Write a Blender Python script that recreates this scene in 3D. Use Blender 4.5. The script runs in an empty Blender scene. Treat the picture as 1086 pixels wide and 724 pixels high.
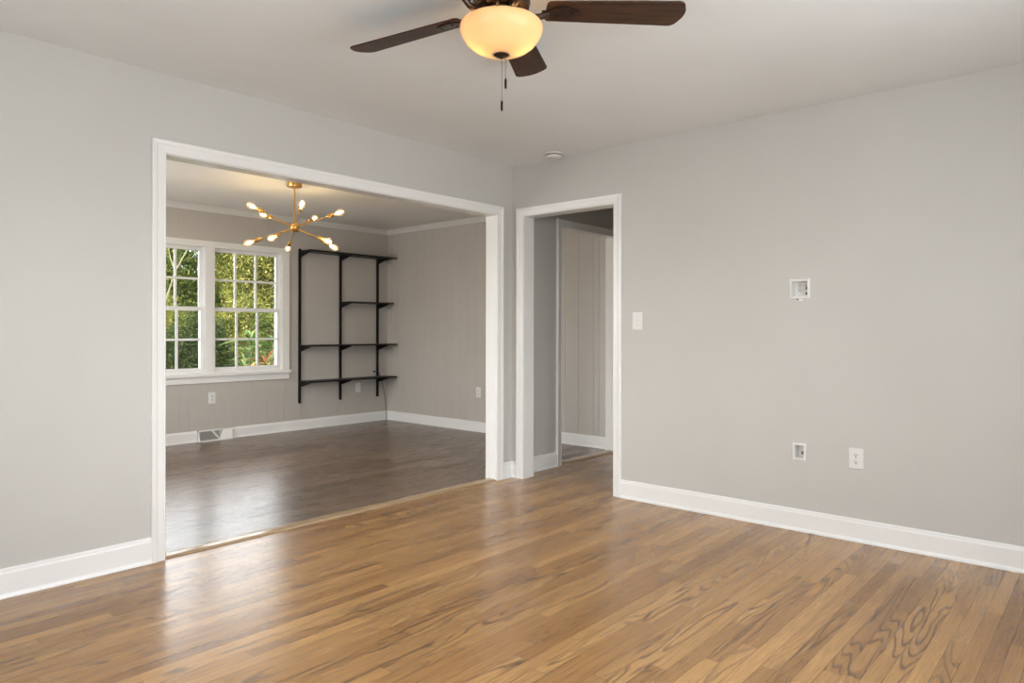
import bpy, bmesh, math, random
from mathutils import Vector, Matrix, Euler
from math import sin, cos, pi, radians as RAD
S = bpy.context.scene
COL = S.collection

# ------------------------------------------------------------------ camera
YAW = 0.72161
FWD = Vector((cos(YAW), sin(YAW), 0)); RGT = Vector((sin(YAW), -cos(YAW), 0))
CAM = Vector((-4.12, -3.6258, 1.1573))
cd = bpy.data.cameras.new('camera'); cam = bpy.data.objects.new('camera', cd); COL.objects.link(cam)
cam.location = CAM
cam.rotation_mode = 'XYZ'
_m = Matrix((RGT, Vector((0, 0, 1)), -FWD)).transposed() @ Matrix.Rotation(0.0017, 3, 'Z')
cam.rotation_euler = _m.to_euler()
cd.sensor_fit = 'HORIZONTAL'; cd.sensor_width = 36.0
cd.lens = 738.55 / 1086 * 36
cd.shift_y = -(362 - 349.68) / 1086
cd.clip_start = 0.05; cd.clip_end = 300
S.camera = cam

# ------------------------------------------------------------------ light and exposure
S.view_settings.view_transform = 'Standard'; S.view_settings.look = 'None'
S.view_settings.gamma = 1; S.view_settings.use_curve_mapping = False
S.view_settings.exposure = 0.0
HAZE = 7.2
W = bpy.data.worlds.new('sky'); S.world = W; W.use_nodes = True
wn = W.node_tree.nodes; wn.clear()
sky = wn.new('ShaderNodeTexSky'); sky.sky_type = 'NISHITA'; sky.sun_disc = False
sky.sun_elevation = RAD(48); sky.sun_rotation = RAD(250); sky.dust_density = 3.0; sky.air_density = 1.0; sky.ozone_density = 0.6
# bright hazy band above the horizon, clear blue sky overhead
bg = wn.new('ShaderNodeBackground'); bg.inputs[1].default_value = 0.45
bg2 = wn.new('ShaderNodeBackground'); bg2.inputs[1].default_value = 1.0
tc = wn.new('ShaderNodeTexCoord'); sx = wn.new('ShaderNodeSeparateXYZ'); rp = wn.new('ShaderNodeValToRGB')
el = rp.color_ramp.elements; el[0].position = 0.0; el[0].color = (1.6, 1.6, 1.6, 1); el[1].position = 1.0; el[1].color = (0, 0, 0, 1)
for p_, c_ in ((.10, (HAZE * .8,) * 3), (.22, (HAZE * 1.04, HAZE, HAZE * .97)), (.38, (HAZE * 1.03, HAZE, HAZE * .98)), (.52, (.5, .5, .55))):
    e_ = el.new(p_); e_.color = (*c_, 1)
ad = wn.new('ShaderNodeAddShader'); wo = wn.new('ShaderNodeOutputWorld')
lk = W.node_tree.links
lk.new(tc.outputs['Generated'], sx.inputs[0]); lk.new(sx.outputs[2], rp.inputs[0]); lk.new(rp.outputs[0], bg2.inputs[0])
lk.new(sky.outputs[0], bg.inputs[0]); lk.new(bg.outputs[0], ad.inputs[0]); lk.new(bg2.outputs[0], ad.inputs[1]); lk.new(ad.outputs[0], wo.inputs[0])

def lamp(name, kind, loc, energy, color=(1, 1, 1), rot=None, **kw):
    d = bpy.data.lights.new(name, kind); d.energy = energy; d.color = color
    for k, v in kw.items(): setattr(d, k, v)
    o = bpy.data.objects.new(name, d); o.location = loc
    if rot: o.rotation_euler = rot
    COL.objects.link(o); return o
sd = Vector((0.72, 0.42, -0.78))
lamp('sun', 'SUN', (0, 0, 10), 4.0, (1, .95, .85), sd.to_track_quat('-Z', 'Y').to_euler(), angle=RAD(1.5))
# daylight through the windows of the walls behind the camera and at the left end of the second room
lamp('daylight_back', 'AREA', (-2.3, -4.08, 1.42), 58, (.94, .975, 1.0), (RAD(80), 0, 0), shape='RECTANGLE', size=2.2, size_y=1.35)
lamp('daylight_side', 'AREA', (-4.73, -1.9, 1.42), 29, (.94, .975, 1.0), (RAD(80), 0, RAD(-90)), shape='RECTANGLE', size=1.7, size_y=1.35)
lamp('daylight_dining', 'AREA', (-3.26, 1.9, 1.42), 38, (1, .98, .96), (RAD(84), 0, RAD(-90)), shape='RECTANGLE', size=1.5, size_y=1.35)

# ------------------------------------------------------------------ helpers
def obj(name, bm, mat=None, parent=None, smooth=False, loc=None, **props):
    me = bpy.data.meshes.new(name); bm.normal_update()
    bm.to_mesh(me); bm.free()
    if smooth:
        for p in me.polygons: p.use_smooth = True
        if smooth != 'all':
            me.set_sharp_from_angle(angle=RAD(40))
    for m in (mat if isinstance(mat, (list, tuple)) else [mat]):
        if m: me.materials.append(m)
    o = bpy.data.objects.new(name, me); COL.objects.link(o)
    if parent: o.parent = parent
    if loc is not None: o.location = loc
    for k, v in props.items(): o[k] = v
    return o
def thing(name, label, cat, loc=(0, 0, 0), rot=(0, 0, 0), group=None):
    o = bpy.data.objects.new(name, None); COL.objects.link(o); o.location = loc; o.rotation_euler = rot
    o.empty_display_size = .05
    o['label'] = label; o['category'] = cat
    if group: o['group'] = group
    return o
def struct(name, bm, m, parent=None, **k):
    o = obj(name, bm, m, parent, **k)
    if parent is None: o['kind'] = 'structure'
    return o
def B(): return bmesh.new()
def box(bm, a, b, mi=0, bev=0):
    x0, y0, z0 = [min(a[i], b[i]) for i in range(3)]; x1, y1, z1 = [max(a[i], b[i]) for i in range(3)]
    r = bmesh.ops.create_cube(bm, size=1); vs = r['verts']
    bmesh.ops.scale(bm, vec=(x1 - x0, y1 - y0, z1 - z0), verts=vs)
    bmesh.ops.translate(bm, vec=((x0 + x1) / 2, (y0 + y1) / 2, (z0 + z1) / 2), verts=vs)
    fs = set(f for v in vs for f in v.link_faces)
    for f in fs: f.material_index = mi
    if bev:
        es = list(set(e for v in vs for e in v.link_edges))
        r = bmesh.ops.bevel(bm, geom=es, offset=bev, segments=2, affect='EDGES', profile=.6)
        for f in r['faces']: f.material_index = mi
    return vs
def cyl(bm, p, q, r0, r1=None, n=16, caps=True, mi=0):
    p = Vector(p); q = Vector(q); r1 = r0 if r1 is None else r1
    d = q - p
    r = bmesh.ops.create_cone(bm, cap_ends=caps, segments=n, radius1=r0, radius2=r1, depth=d.length)
    M_ = Matrix.Translation((p + q) / 2) @ d.to_track_quat('Z', 'Y').to_matrix().to_4x4()
    bmesh.ops.transform(bm, matrix=M_, verts=r['verts'])
    for f in set(f for v in r['verts'] for f in v.link_faces): f.material_index = mi
    return r['verts']
def lathe(bm, prof, n=32, M_=None, mi=0, cap=True):
    rings = []
    for (r, z) in prof:
        if r < 1e-5: rings.append([bm.verts.new((0, 0, z))])
        else: rings.append([bm.verts.new((r * cos(2 * pi * i / n), r * sin(2 * pi * i / n), z)) for i in range(n)])
    allv = [v for r in rings for v in r]
    for a, b in zip(rings, rings[1:]):
        if len(a) == 1 and len(b) == 1: continue
        for i in range(n):
            j = (i + 1) % n
            if len(a) == 1: f = bm.faces.new((a[0], b[j], b[i]))
            elif len(b) == 1: f = bm.faces.new((a[i], a[j], b[0]))
            else: f = bm.faces.new((a[i], a[j], b[j], b[i]))
            f.material_index = mi
    if cap:
        for r in (rings[0], rings[-1]):
            if len(r) > 1: bm.faces.new(r).material_index = mi
    if M_: bmesh.ops.transform(bm, matrix=M_, verts=allv)
    return allv
def tube(bm, pts, r, n=8):
    pts = [Vector(p) for p in pts]; rings = []
    up = Vector((0, 0, 1))
    for i, p in enumerate(pts):
        t = (pts[min(i + 1, len(pts) - 1)] - pts[max(i - 1, 0)]).normalized()
        a = t.cross(up)
        if a.length < .05: a = t.cross(Vector((0, 1, 0)))
        a.normalize(); b = a.cross(t).normalized()
        rr = r[i] if isinstance(r, (list, tuple)) else r
        rings.append([bm.verts.new(p + rr * (cos(2 * pi * k / n) * a + sin(2 * pi * k / n) * b)) for k in range(n)])
    for a, b in zip(rings, rings[1:]):
        for k in range(n): bm.faces.new((a[k], a[(k + 1) % n], b[(k + 1) % n], b[k]))
    bm.faces.new(rings[0]); bm.faces.new(rings[-1])
    bmesh.ops.recalc_face_normals(bm, faces=bm.faces)
def prism(bm, poly, thick, M_):
    """poly in local xy, thickness along local z (0..thick)"""
    a = [bm.verts.new((x, y, 0)) for x, y in poly]; b = [bm.verts.new((x, y, thick)) for x, y in poly]
    bm.faces.new(a[::-1]); bm.faces.new(b)
    n = len(poly)
    for i in range(n): bm.faces.new((a[i], a[(i + 1) % n], b[(i + 1) % n], b[i]))
    bmesh.ops.transform(bm, matrix=M_, verts=a + b)
    return a + b
def wall_grid(plane, c0, c1, u0, u1, z0, z1, holes, grooves=None, gside=0):
    """solid wall slab normal to `plane` ('X' or 'Y') between c0..c1, with rectangular holes (ua,ub,za,zb)
    holes may carry a 5th value: depth of a blind recess measured from c0"""
    us = sorted({u0, u1} | {round(h[i], 5) for h in holes for i in (0, 1)})
    zs = sorted({z0, z1} | {round(h[i], 5) for h in holes for i in (2, 3)})
    bm = B()
    def P(u, c, z): return (u, c, z) if plane == 'Y' else (c, u, z)
    def depth(i, j):
        if i < 0 or j < 0 or i >= len(us) - 1 or j >= len(zs) - 1: return 'out'
        um = (us[i] + us[i + 1]) / 2; zm = (zs[j] + zs[j + 1]) / 2
        for h in holes:
            if h[0] < um < h[1] and h[2] < zm < h[3]: return h[4] if len(h) > 4 else 'open'
        return None
    def q(*ps): bm.faces.new([bm.verts.new(P(*p)) for p in ps])
    sg = 1 if c1 > c0 else -1
    for i in range(len(us) - 1):
        for j in range(len(zs) - 1):
            d = depth(i, j)
            if d == 'open': continue
            a, b, e, f = us[i], us[i + 1], zs[j], zs[j + 1]
            cf = c0 + sg * (d or 0)
            q((a, cf, e), (b, cf, e), (b, cf, f), (a, cf, f)); q((a, c1, e), (a, c1, f), (b, c1, f), (b, c1, e))
            for (di, dj, p, r) in ((-1, 0, (a, e), (a, f)), (1, 0, (b, e), (b, f)), (0, -1, (a, e), (b, e)), (0, 1, (a, f), (b, f))):
                n = depth(i + di, j + dj)
                if n in ('open', 'out'): q((p[0], cf, p[1]), (r[0], cf, r[1]), (r[0], c1, r[1]), (p[0], c1, p[1]))
                elif n != d:
                    cn = c0 + sg * (n or 0)
                    if abs(cn - c0) > abs(cf - c0): q((p[0], cf, p[1]), (r[0], cf, r[1]), (r[0], cn, r[1]), (p[0], cn, p[1]))
    bmesh.ops.remove_doubles(bm, verts=bm.verts, dist=1e-5)
    bmesh.ops.recalc_face_normals(bm, faces=bm.faces)
    return bm
def frame_sweep(plane, c, out, u0, u1, z0, z1, prof, closed=False):
    """casing round an opening: prof = [(offset from the inner edge, projection)], out = +-1 direction of projection"""
    bm = B()
    def P(u, z, t): return (u, c + out * t, z) if plane == 'Y' else (c + out * t, u, z)
    path = []
    for o, t in prof:
        if closed: path.append([P(u0 - o, z0 - o, t), P(u0 - o, z1 + o, t), P(u1 + o, z1 + o, t), P(u1 + o, z0 - o, t)])
        else: path.append([P(u0 - o, z0, t), P(u0 - o, z1 + o, t), P(u1 + o, z1 + o, t), P(u1 + o, z0, t)])
    V = [[bm.verts.new(p) for p in r] for r in path]
    n = len(V)
    for i in range(n):
        a, b = V[i], V[(i + 1) % n]
        for k in range(4 if closed else 3): bm.faces.new((a[k], a[(k + 1) % 4], b[(k + 1) % 4], b[k]))
    if not closed:
        bm.faces.new([r[0] for r in V]); bm.faces.new([r[3] for r in V][::-1])
    bmesh.ops.recalc_face_normals(bm, faces=bm.faces)
    return bm
def run_prof(bm, p, q, nrm, prof):
    """extrude profile (projection, height) along p->q; nrm = direction out of the wall"""
    p = Vector(p); q = Vector(q); nrm = Vector(nrm)
    a = [bm.verts.new(p + nrm * t + Vector((0, 0, z))) for t, z in prof]
    b = [bm.verts.new(q + nrm * t + Vector((0, 0, z))) for t, z in prof]
    n = len(prof)
    for i in range(n): bm.faces.new((a[i], a[(i + 1) % n], b[(i + 1) % n], b[i]))
    bm.faces.new(a[::-1]); bm.faces.new(b)
    bmesh.ops.recalc_face_normals(bm, faces=bm.faces)

# ------------------------------------------------------------------ materials
class N:
    def __init__(s, name):
        s.m = bpy.data.materials.new(name); s.m.use_nodes = True; s.t = s.m.node_tree; s.n = s.t.nodes
        s.b = s.n['Principled BSDF']; s.out = s.n['Material Output']
    def new(s, t, **k):
        x = s.n.new(t)
        for a, v in k.items(): setattr(x, a, v)
        return x
    def link(s, a, b): s.t.links.new(a, b)
    def put(s, v, inp):
        if isinstance(v, bpy.types.NodeSocket): s.link(v, inp)
        else: inp.default_value = v
    def M(s, op, a, b=None, c=None):
        x = s.new('ShaderNodeMath', operation=op)
        for i, v in enumerate((a, b, c)):
            if v is not None: s.put(v, x.inputs[i])
        return x.outputs[0]
    def vec(s, x, y, z):
        c = s.new('ShaderNodeCombineXYZ')
        for i, v in enumerate((x, y, z)): s.put(v, c.inputs[i])
        return c.outputs[0]
    def coord(s, kind='Object'):
        t = s.new('ShaderNodeTexCoord'); p = s.new('ShaderNodeSeparateXYZ'); s.link(t.outputs[kind], p.inputs[0])
        return t.outputs[kind], p.outputs[0], p.outputs[1], p.outputs[2]
    def noise(s, v, scale=5., detail=2., rough=.5, dist=0.):
        x = s.new('ShaderNodeTexNoise'); s.put(v, x.inputs['Vector'])
        x.inputs['Scale'].default_value = scale; x.inputs['Detail'].default_value = detail
        x.inputs['Roughness'].default_value = rough; x.inputs['Distortion'].default_value = dist
        return x.outputs['Fac']
    def white(s, v):
        x = s.new('ShaderNodeTexWhiteNoise', noise_dimensions='3D'); s.link(v, x.inputs[0]); return x.outputs['Value'], x.outputs['Color']
    def ramp(s, f, stops, interp='LINEAR'):
        x = s.new('ShaderNodeValToRGB'); s.put(f, x.inputs[0]); e = x.color_ramp.elements; x.color_ramp.interpolation = interp
        while len(e) < len(stops): e.new(.5)
        for i, (p, c) in enumerate(stops):
            e[i].position = p; e[i].color = (*c, 1) if len(c) == 3 else c
        return x.outputs[0]
    def mix(s, f, a, b, mode='MIX'):
        x = s.new('ShaderNodeMix', data_type='RGBA', blend_type=mode)
        s.put(f, x.inputs[0])
        for v, i in ((a, 6), (b, 7)):
            s.put(v if isinstance(v, bpy.types.NodeSocket) else (*v, 1), x.inputs[i])
        return x.outputs[2]
    def bump(s, h, strength=.1, dist=.01):
        x = s.new('ShaderNodeBump'); x.inputs['Strength'].default_value = strength; x.inputs['Distance'].default_value = dist
        s.link(h, x.inputs['Height']); s.link(x.outputs[0], s.b.inputs['Normal'])
    def set(s, **k):
        for a, v in k.items():
            i = s.b.inputs[a.replace('_', ' ')]
            if isinstance(v, tuple) and len(v) == 3: v = (*v, 1)
            s.put(v, i)
        return s
def plain(name, c, rough=.5, metal=0., var=.04, scale=30., bump=0., bscale=200., **k):
    s = N(name); v, x, y, z = s.coord()
    f = s.noise(v, scale, 3)
    lo = tuple(a * (1 - var) for a in c); hi = tuple(min(1, a * (1 + var)) for a in c)
    s.set(Base_Color=s.ramp(f, [(.3, lo), (.7, hi)]), Roughness=rough, Metallic=metal)
    if bump: s.bump(s.noise(v, bscale, 2), bump, .002)
    for a, b in k.items(): s.put(b, s.b.inputs[a.replace('_', ' ')])
    return s.m
WALLC = (.575, .565, .54)
m_wall = plain('greige_paint', WALLC, .48, var=.012, scale=2.5, bump=.06, bscale=260)
m_wall2 = plain('panelling_paint', (.53, .50, .465), .42, var=.015, scale=3, bump=.05, bscale=200)
m_ceil = plain('ceiling_paint', (.85, .88, .895), .7, var=.02, scale=2, bump=.08, bscale=150)
m_ceil2 = plain('warm_ceiling_paint', (.85, .83, .80), .7, var=.02, scale=2, bump=.08, bscale=150)
m_trim = plain('white_trim_paint', (.86, .86, .855), .26, var=.01, scale=4, bump=.02, bscale=120)
m_jamb = plain('gloss_trim_paint', (.86, .86, .85), .14, var=.01, scale=4, bump=.05, bscale=14)
m_vinyl = plain('white_plastic', (.78, .78, .77), .35, var=.01)
m_ivory = plain('off_white_plastic', (.80, .79, .76), .4, var=.01)
m_slot = plain('dark_slot', (.03, .028, .025), .6)
m_screw = plain('painted_screw', (.45, .43, .40), .35, .6)
m_black = plain('black_powder_coat', (.006, .006, .006), .6, var=.1, Specular_IOR_Level=.25)
m_shelf = plain('black_wood_board', (.008, .0075, .0075), .45, var=.2, scale=20, Specular_IOR_Level=.3)
m_rubber = plain('black_rubber', (.015, .015, .015), .5)
m_brass = plain('brushed_brass', (.83, .50, .16), .28, 1., var=.06, scale=60)
m_bronze = plain('dark_bronze', (.055, .036, .025), .35, .75, var=.15, scale=30)
m_goldbr = plain('antique_brass_bronze', (.30, .19, .09), .25, .9, var=.25, scale=25)
m_steel = plain('steel_chain', (.22, .21, .20), .4, 1.)
m_grille = plain('grey_metal_mesh', (.30, .29, .28), .5, .3)

def glass_mat(name, tint=(1, 1, 1), rough=0., gl=1.0):
    s = N(name); s.n.remove(s.b)
    tr = s.new('ShaderNodeBsdfTransparent'); tr.inputs[0].default_value = (*tint, 1)
    g = s.new('ShaderNodeBsdfGlossy'); g.inputs['Roughness'].default_value = rough
    fr = s.new('ShaderNodeFresnel'); fr.inputs[0].default_value = 1.45
    f = s.M('MULTIPLY', fr.outputs[0], gl)
    mx = s.new('ShaderNodeMixShader'); s.link(f, mx.inputs[0]); s.link(tr.outputs[0], mx.inputs[1]); s.link(g.outputs[0], mx.inputs[2])
    s.link(mx.outputs[0], s.out.inputs[0]); return s.m
m_glass = glass_mat('window_glass', (.97, .985, .975))

def wood_floor(name, w, L, lo, hi, dark, grain, ring_strength, rough, gap=.0012, seed=0., coat=.0, ringK=9., tone=.5, bmp=.35):
    s = N(name); v, x, y, z = s.coord()
    yy = s.M('DIVIDE', y, w); row = s.M('FLOOR', yy); fy = s.M('SUBTRACT', yy, row)
    r0, _ = s.white(s.vec(row, 3.1 + seed, .5)); r1, _ = s.white(s.vec(row, 7.7 + seed, 2.5))
    ln = s.M('MULTIPLY_ADD', r1, L * .7, L * .65)
    xx = s.M('ADD', s.M('DIVIDE', x, ln), s.M('MULTIPLY', r0, 17.)); idx = s.M('FLOOR', xx); fx = s.M('SUBTRACT', xx, idx)
    rv, rc = s.white(s.vec(row, idx, 1.5 + seed))
    sp = s.new('ShaderNodeSeparateXYZ'); s.link(rc, sp.inputs[0]); ra, rb, rd = sp.outputs
    # cathedral figure: contour lines of a stretched noise, each board cut from a different place
    gv = s.vec(s.M('ADD', s.M('MULTIPLY', x, 1.05), s.M('MULTIPLY', ra, 91.)), s.M('ADD', s.M('MULTIPLY', y, .62 / w), s.M('MULTIPLY', rb, 57.)), s.M('MULTIPLY', rd, 23.))
    n1 = s.noise(gv, 1., 1.2, .4, .1)
    rg = s.M('SINE', s.M('MULTIPLY', n1, ringK * 6.283))
    rg = s.M('POWER', s.M('MULTIPLY_ADD', rg, .5, .5), 4.)
    mask = s.ramp(rd, [(.25, (.12,) * 3), (.75, (1,) * 3)])
    brk = s.noise(s.vec(s.M('MULTIPLY', x, 14.), s.M('MULTIPLY', y, 160.), rb), 1., 2, .6)
    rg = s.M('MULTIPLY', s.M('MULTIPLY', rg, mask), s.M('MULTIPLY_ADD', brk, 1.3, .1))
    fine = s.noise(s.vec(s.M('MULTIPLY', x, 7.), s.M('MULTIPLY', y, 330.), ra), 1., 3, .65)
    mid = s.noise(s.vec(s.M('MULTIPLY', x, 1.6), s.M('MULTIPLY', y, 34.), rb), 1., 2, .5)
    t = s.M('ADD', s.M('MULTIPLY', rv, tone), s.M('MULTIPLY', mid, 1 - tone))
    c = s.ramp(t, [(.12, lo), (.82, hi)])
    c = s.mix(s.M('MULTIPLY', s.M('MAXIMUM', s.M('SUBTRACT', fine, .40), 0.), grain), c, dark)
    c = s.mix(s.M('MINIMUM', s.M('MULTIPLY', rg, ring_strength), .85), c, dark)
    # seams
    g = gap / w
    e1 = s.M('MINIMUM', fy, s.M('SUBTRACT', 1., fy)); e2 = s.M('MULTIPLY', s.M('MINIMUM', fx, s.M('SUBTRACT', 1., fx)), ln)
    seam = s.M('MAXIMUM', s.M('LESS_THAN', e1, g), s.M('LESS_THAN', e2, gap * .8))
    c = s.mix(s.M('MULTIPLY', seam, .55), c, tuple(a * .45 for a in dark))
    s.set(Base_Color=c, Roughness=s.M('ADD', rough, s.M('MULTIPLY', s.M('ADD', fine, rg), .05)))
    tilt = s.M('MULTIPLY', s.M('MULTIPLY', s.M('SUBTRACT', rv, .5), fy), .5)
    cup = s.M('MULTIPLY', s.M('POWER', s.M('ABSOLUTE', s.M('SUBTRACT', fy, .5)), 2.), -.6)
    h = s.M('ADD', s.M('ADD', s.M('MULTIPLY', seam, -1.), s.M('MULTIPLY', rg, -.25)), s.M('ADD', s.M('ADD', tilt, cup), s.M('MULTIPLY', s.noise(v, 6., 2), .8)))
    s.bump(h, bmp, .0007)
    s.b.inputs['Coat Weight'].default_value = coat; s.b.inputs['Coat Roughness'].default_value = .12
    return s.m
m_oak = wood_floor('oak_strip_floor', .0571, .95, (.31, .150, .052), (.62, .350, .135), (.10, .058, .033), 1.9, 1.05, .23, ringK=15., tone=.55)
m_lam = wood_floor('grey_brown_plank_floor', .125, 1.1, (.105, .068, .046), (.27, .190, .135), (.070, .048, .035), 1.7, .5, .25, seed=5., ringK=9., tone=.45, bmp=.05)
def wood(name, lo, hi, rough, sx=2., sy=60., axis=0, spec=.5):
    s = N(name); v, x, y, z = s.coord()
    a, b = ((x, y) if axis == 0 else (y, x))
    n = s.noise(s.vec(s.M('MULTIPLY', a, sx), s.M('MULTIPLY', b, sy), s.M('MULTIPLY', z, sy)), 1., 4, .6, .5)
    s.set(Base_Color=s.ramp(n, [(.3, lo), (.7, hi)]), Roughness=rough); s.bump(n, .1, .001); s.b.inputs['Specular IOR Level'].default_value = spec
    return s.m
m_blade = wood('walnut_blade', (.020, .009, .004), (.085, .037, .018), .42, 5., 90., spec=.25)
m_thr = wood('oak_threshold', (.36, .24, .135), (.52, .38, .24), .14, 1.2, 60.)

def leafmat(name, cols, trans=.35):
    s = N(name)
    a = s.new('ShaderNodeAttribute'); a.attribute_name = 'tone'
    c = s.ramp(a.outputs['Fac'], [(i / (len(cols) - 1), q) for i, q in enumerate(cols)])
    s.set(Base_Color=c, Roughness=.8, Specular_IOR_Level=.15)
    tl = s.new('ShaderNodeBsdfTranslucent'); s.link(c, tl.inputs[0])
    mx = s.new('ShaderNodeMixShader'); mx.inputs[0].default_value = trans
    s.link(s.b.outputs[0], mx.inputs[1]); s.link(tl.outputs[0], mx.inputs[2]); s.link(mx.outputs[0], s.out.inputs[0])
    return s.m
m_leafA = leafmat('green_leaves', [(.035, .055, .015), (.09, .13, .03), (.20, .23, .05), (.40, .38, .11)], .25)
m_leafB = leafmat('yellow_green_leaves', [(.045, .065, .016), (.15, .18, .04), (.33, .32, .07), (.56, .46, .17)], .25)
m_leafC = leafmat('dark_green_leaves', [(.014, .025, .010), (.04, .065, .02), (.085, .115, .032), (.19, .21, .07)], .2)
m_leafR = leafmat('red_leaves', [(.20, .03, .025), (.36, .06, .045), (.40, .20, .10), (.20, .28, .07)], .25)
m_leafG = leafmat('pale_green_leaves', [(.08, .15, .05), (.15, .24, .07), (.26, .35, .12), (.42, .46, .20)], .25)
m_bark = plain('bark', (.22, .16, .11), .85, var=.3, scale=12, bump=.4, bscale=30)
m_pale = plain('pale_bark', (.24, .20, .12), .8, var=.15, scale=12)
m_lawn = plain('lawn_ground', (.10, .13, .04), .9, var=.4, scale=8)
m_siding = plain('exterior_siding', (.6, .6, .58), .7)

# ------------------------------------------------------------------ room shell
H = 2.44; H2 = 2.4325; TY = .10; TX = .118
XB, YB = -4.75, -4.10             # side and back wall of the living room
R2, D2, XL2 = 1.5688, 3.5315, -3.28   # second room: panelled wall, window wall, left wall
XH, YH = 2.6, -1.35               # hallway
OX0, OX1, OZ = -2.639, -.1865, 2.036     # wide opening
HX0, HX1 = .637, 1.480            # hallway opening to the second room
DY0, DY1 = -.9455, -.1213         # doorway in the right wall
J = .016                          # jamb board

bm = B(); box(bm, (XB - .12, YB - .12, -.08), (XH + .1, 0.0, 0)); struct('floor', bm, m_oak)
bm = B(); box(bm, (XL2 - .12, 0.0005, -.08), (R2 + .12, D2 + .1, 0)); struct('floor_dining', bm, m_lam)
bm = B(); box(bm, (XB - .12, YB - .12, H), (XH + .1, TY, H + .15)); struct('ceiling', bm, m_ceil)
bm = B(); box(bm, (XL2 - .12, TY + .0005, H2), (R2 + .12, D2 + .55, H2 + .1575)); struct('ceiling_dining', bm, m_ceil2)

struct('wall_left', wall_grid('Y', 0, TY, XB - .12, XH + .1, 0, H, [(OX0 - J, OX1 + J, 0, OZ + J), (HX0 - J, HX1 + J, 0, OZ + J)]), m_wall)
# recessed boxes on the right wall: blind recesses from the X=0 face
MB_ = (-2.2615, -2.1695, 1.352, 1.442, .055)
LB_ = (-2.241, -2.187, .418, .494, .055)
struct('wall_right', wall_grid('X', 0, TX, YB - .12, -.0005, 0, H, [(DY0 - J, DY1 + J, 0, OZ + J), MB_, LB_]), m_wall)
struct('wall_back', wall_grid('Y', YB, YB - .12, XB - .12, -.0005, 0, H, [(-3.4, -1.2, .75, 2.1)]), m_wall)
struct('wall_side', wall_grid('X', XB, XB - .12, YB + .0005, -.0005, 0, H, [(-2.75, -1.05, .75, 2.1)]), m_wall)
struct('wall_hall_end', wall_grid('X', XH, XH + .1, YH, -.0005, 0, H, []), m_wall)
struct('wall_hall_side', wall_grid('Y', YH, YH - .1, TX + .0005, XH + .1, 0, H, []), m_wall)
struct('wall_dining_left', wall_grid('X', XL2, XL2 - .12, TY + .0005, D2 + .1, 0, H2, [(1.15, 2.65, .75, 2.1)]), m_wall2)
# window wall
WZ0, WZ1 = .698, 2.025
W2 = (-.738, .072); W1 = (-1.606, -.796)
struct('wall_far', wall_grid('Y', D2, D2 + .14, XL2 + .0005, R2 + .12, 0, H2, [(W1[0], W1[1], WZ0, WZ1), (W2[0], W2[1], WZ0, WZ1)]), m_wall2)
def grooved(plane, c, out, u0, u1, z0, z1, gs, holes=(), w=.0022, gd=.0020):
    """thin tongue-and-groove sheet on a wall with V grooves at gs; 4 mm proud"""
    bm = B(); t = .005
    def P(u, tt, z): return (u, c + out * tt, z) if plane == 'Y' else (c + out * tt, u, z)
    def strip(ua, ub, za, zb):
        pts = [(ua, t)]
        for g in gs:
            if ua + w < g < ub - w: pts += [(g - w, t), (g, gd), (g + w, t)]
        pts.append((ub, t))
        for (a, ta), (b, tb) in zip(pts, pts[1:]):
            bm.faces.new([bm.verts.new(P(*q)) for q in ((a, ta, za), (b, tb, za), (b, tb, zb), (a, ta, zb))])
        lo = [bm.verts.new(P(ua, 0.0002, za)), bm.verts.new(P(ua, 0.0002, zb)), bm.verts.new(P(ub, 0.0002, zb)), bm.verts.new(P(ub, 0.0002, za))]
        bm.faces.new(lo)
        for (a, b) in (((ua, za), (ua, zb)), ((ub, za), (ub, zb))):
            bm.faces.new([bm.verts.new(P(*q)) for q in ((a[0], t, a[1]), (b[0], t, b[1]), (b[0], .0002, b[1]), (a[0], .0002, a[1]))])
    for s_ in (holes or [(u0, u1, z0, z1)]): strip(*s_)
    bmesh.ops.remove_doubles(bm, verts=bm.verts, dist=1e-5); bmesh.ops.recalc_face_normals(bm, faces=bm.faces)
    return bm
PG = [.244, .308, .49, .66, .80, .94, 1.02, 1.17, 1.34, 1.50, 1.62, 1.76, 1.926, 2.082, 2.175, 2.325, 2.434, 2.56, 2.671, 2.80, 2.93, 3.02, 3.17, 3.30, 3.42]
bm = wall_grid('X', R2 + .005, R2 + .12, TY + .0005, D2 - .0005, 0, H2, [])
wr = struct('wall_panelled', bm, m_wall2)
struct('wall_panelled_boards', grooved('X', R2 + .005, -1, TY + .0005, D2 - .0005, 0, H2, PG), m_wall2, wr)
FG = [-3.1 + i * .135 + .035 * sin(i * 2.3) for i in range(34)]
C1 = (W1[0] - .06, W2[1] + .06)
struct('wall_far_boards', grooved('Y', D2, -1, 0, 0, 0, 0, FG, [(XL2 + .001, C1[0], 0, H2), (C1[0], C1[1], 0, WZ0 - .02), (C1[0], C1[1], WZ1 + .02, H2), (C1[1], R2 - .0005, 0, H2)], .0018, .0034), m_wall2,
       bpy.data.objects['wall_far'])

# threshold strips (reducer moulding)
for i, (a, b) in enumerate(((OX0, OX1), (HX0, HX1))):
    bm = B(); run_prof(bm, (a, 0, 0), (b, 0, 0), (0, 1, 0), [(-.004, .0002), (-.004, .004), (.012, .011), (.045, .0135), (.075, .012), (.094, .006), (.094, .0002)])
    struct('trim_threshold' + ('' if i == 0 else '_hall'), bm, m_thr)

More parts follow.
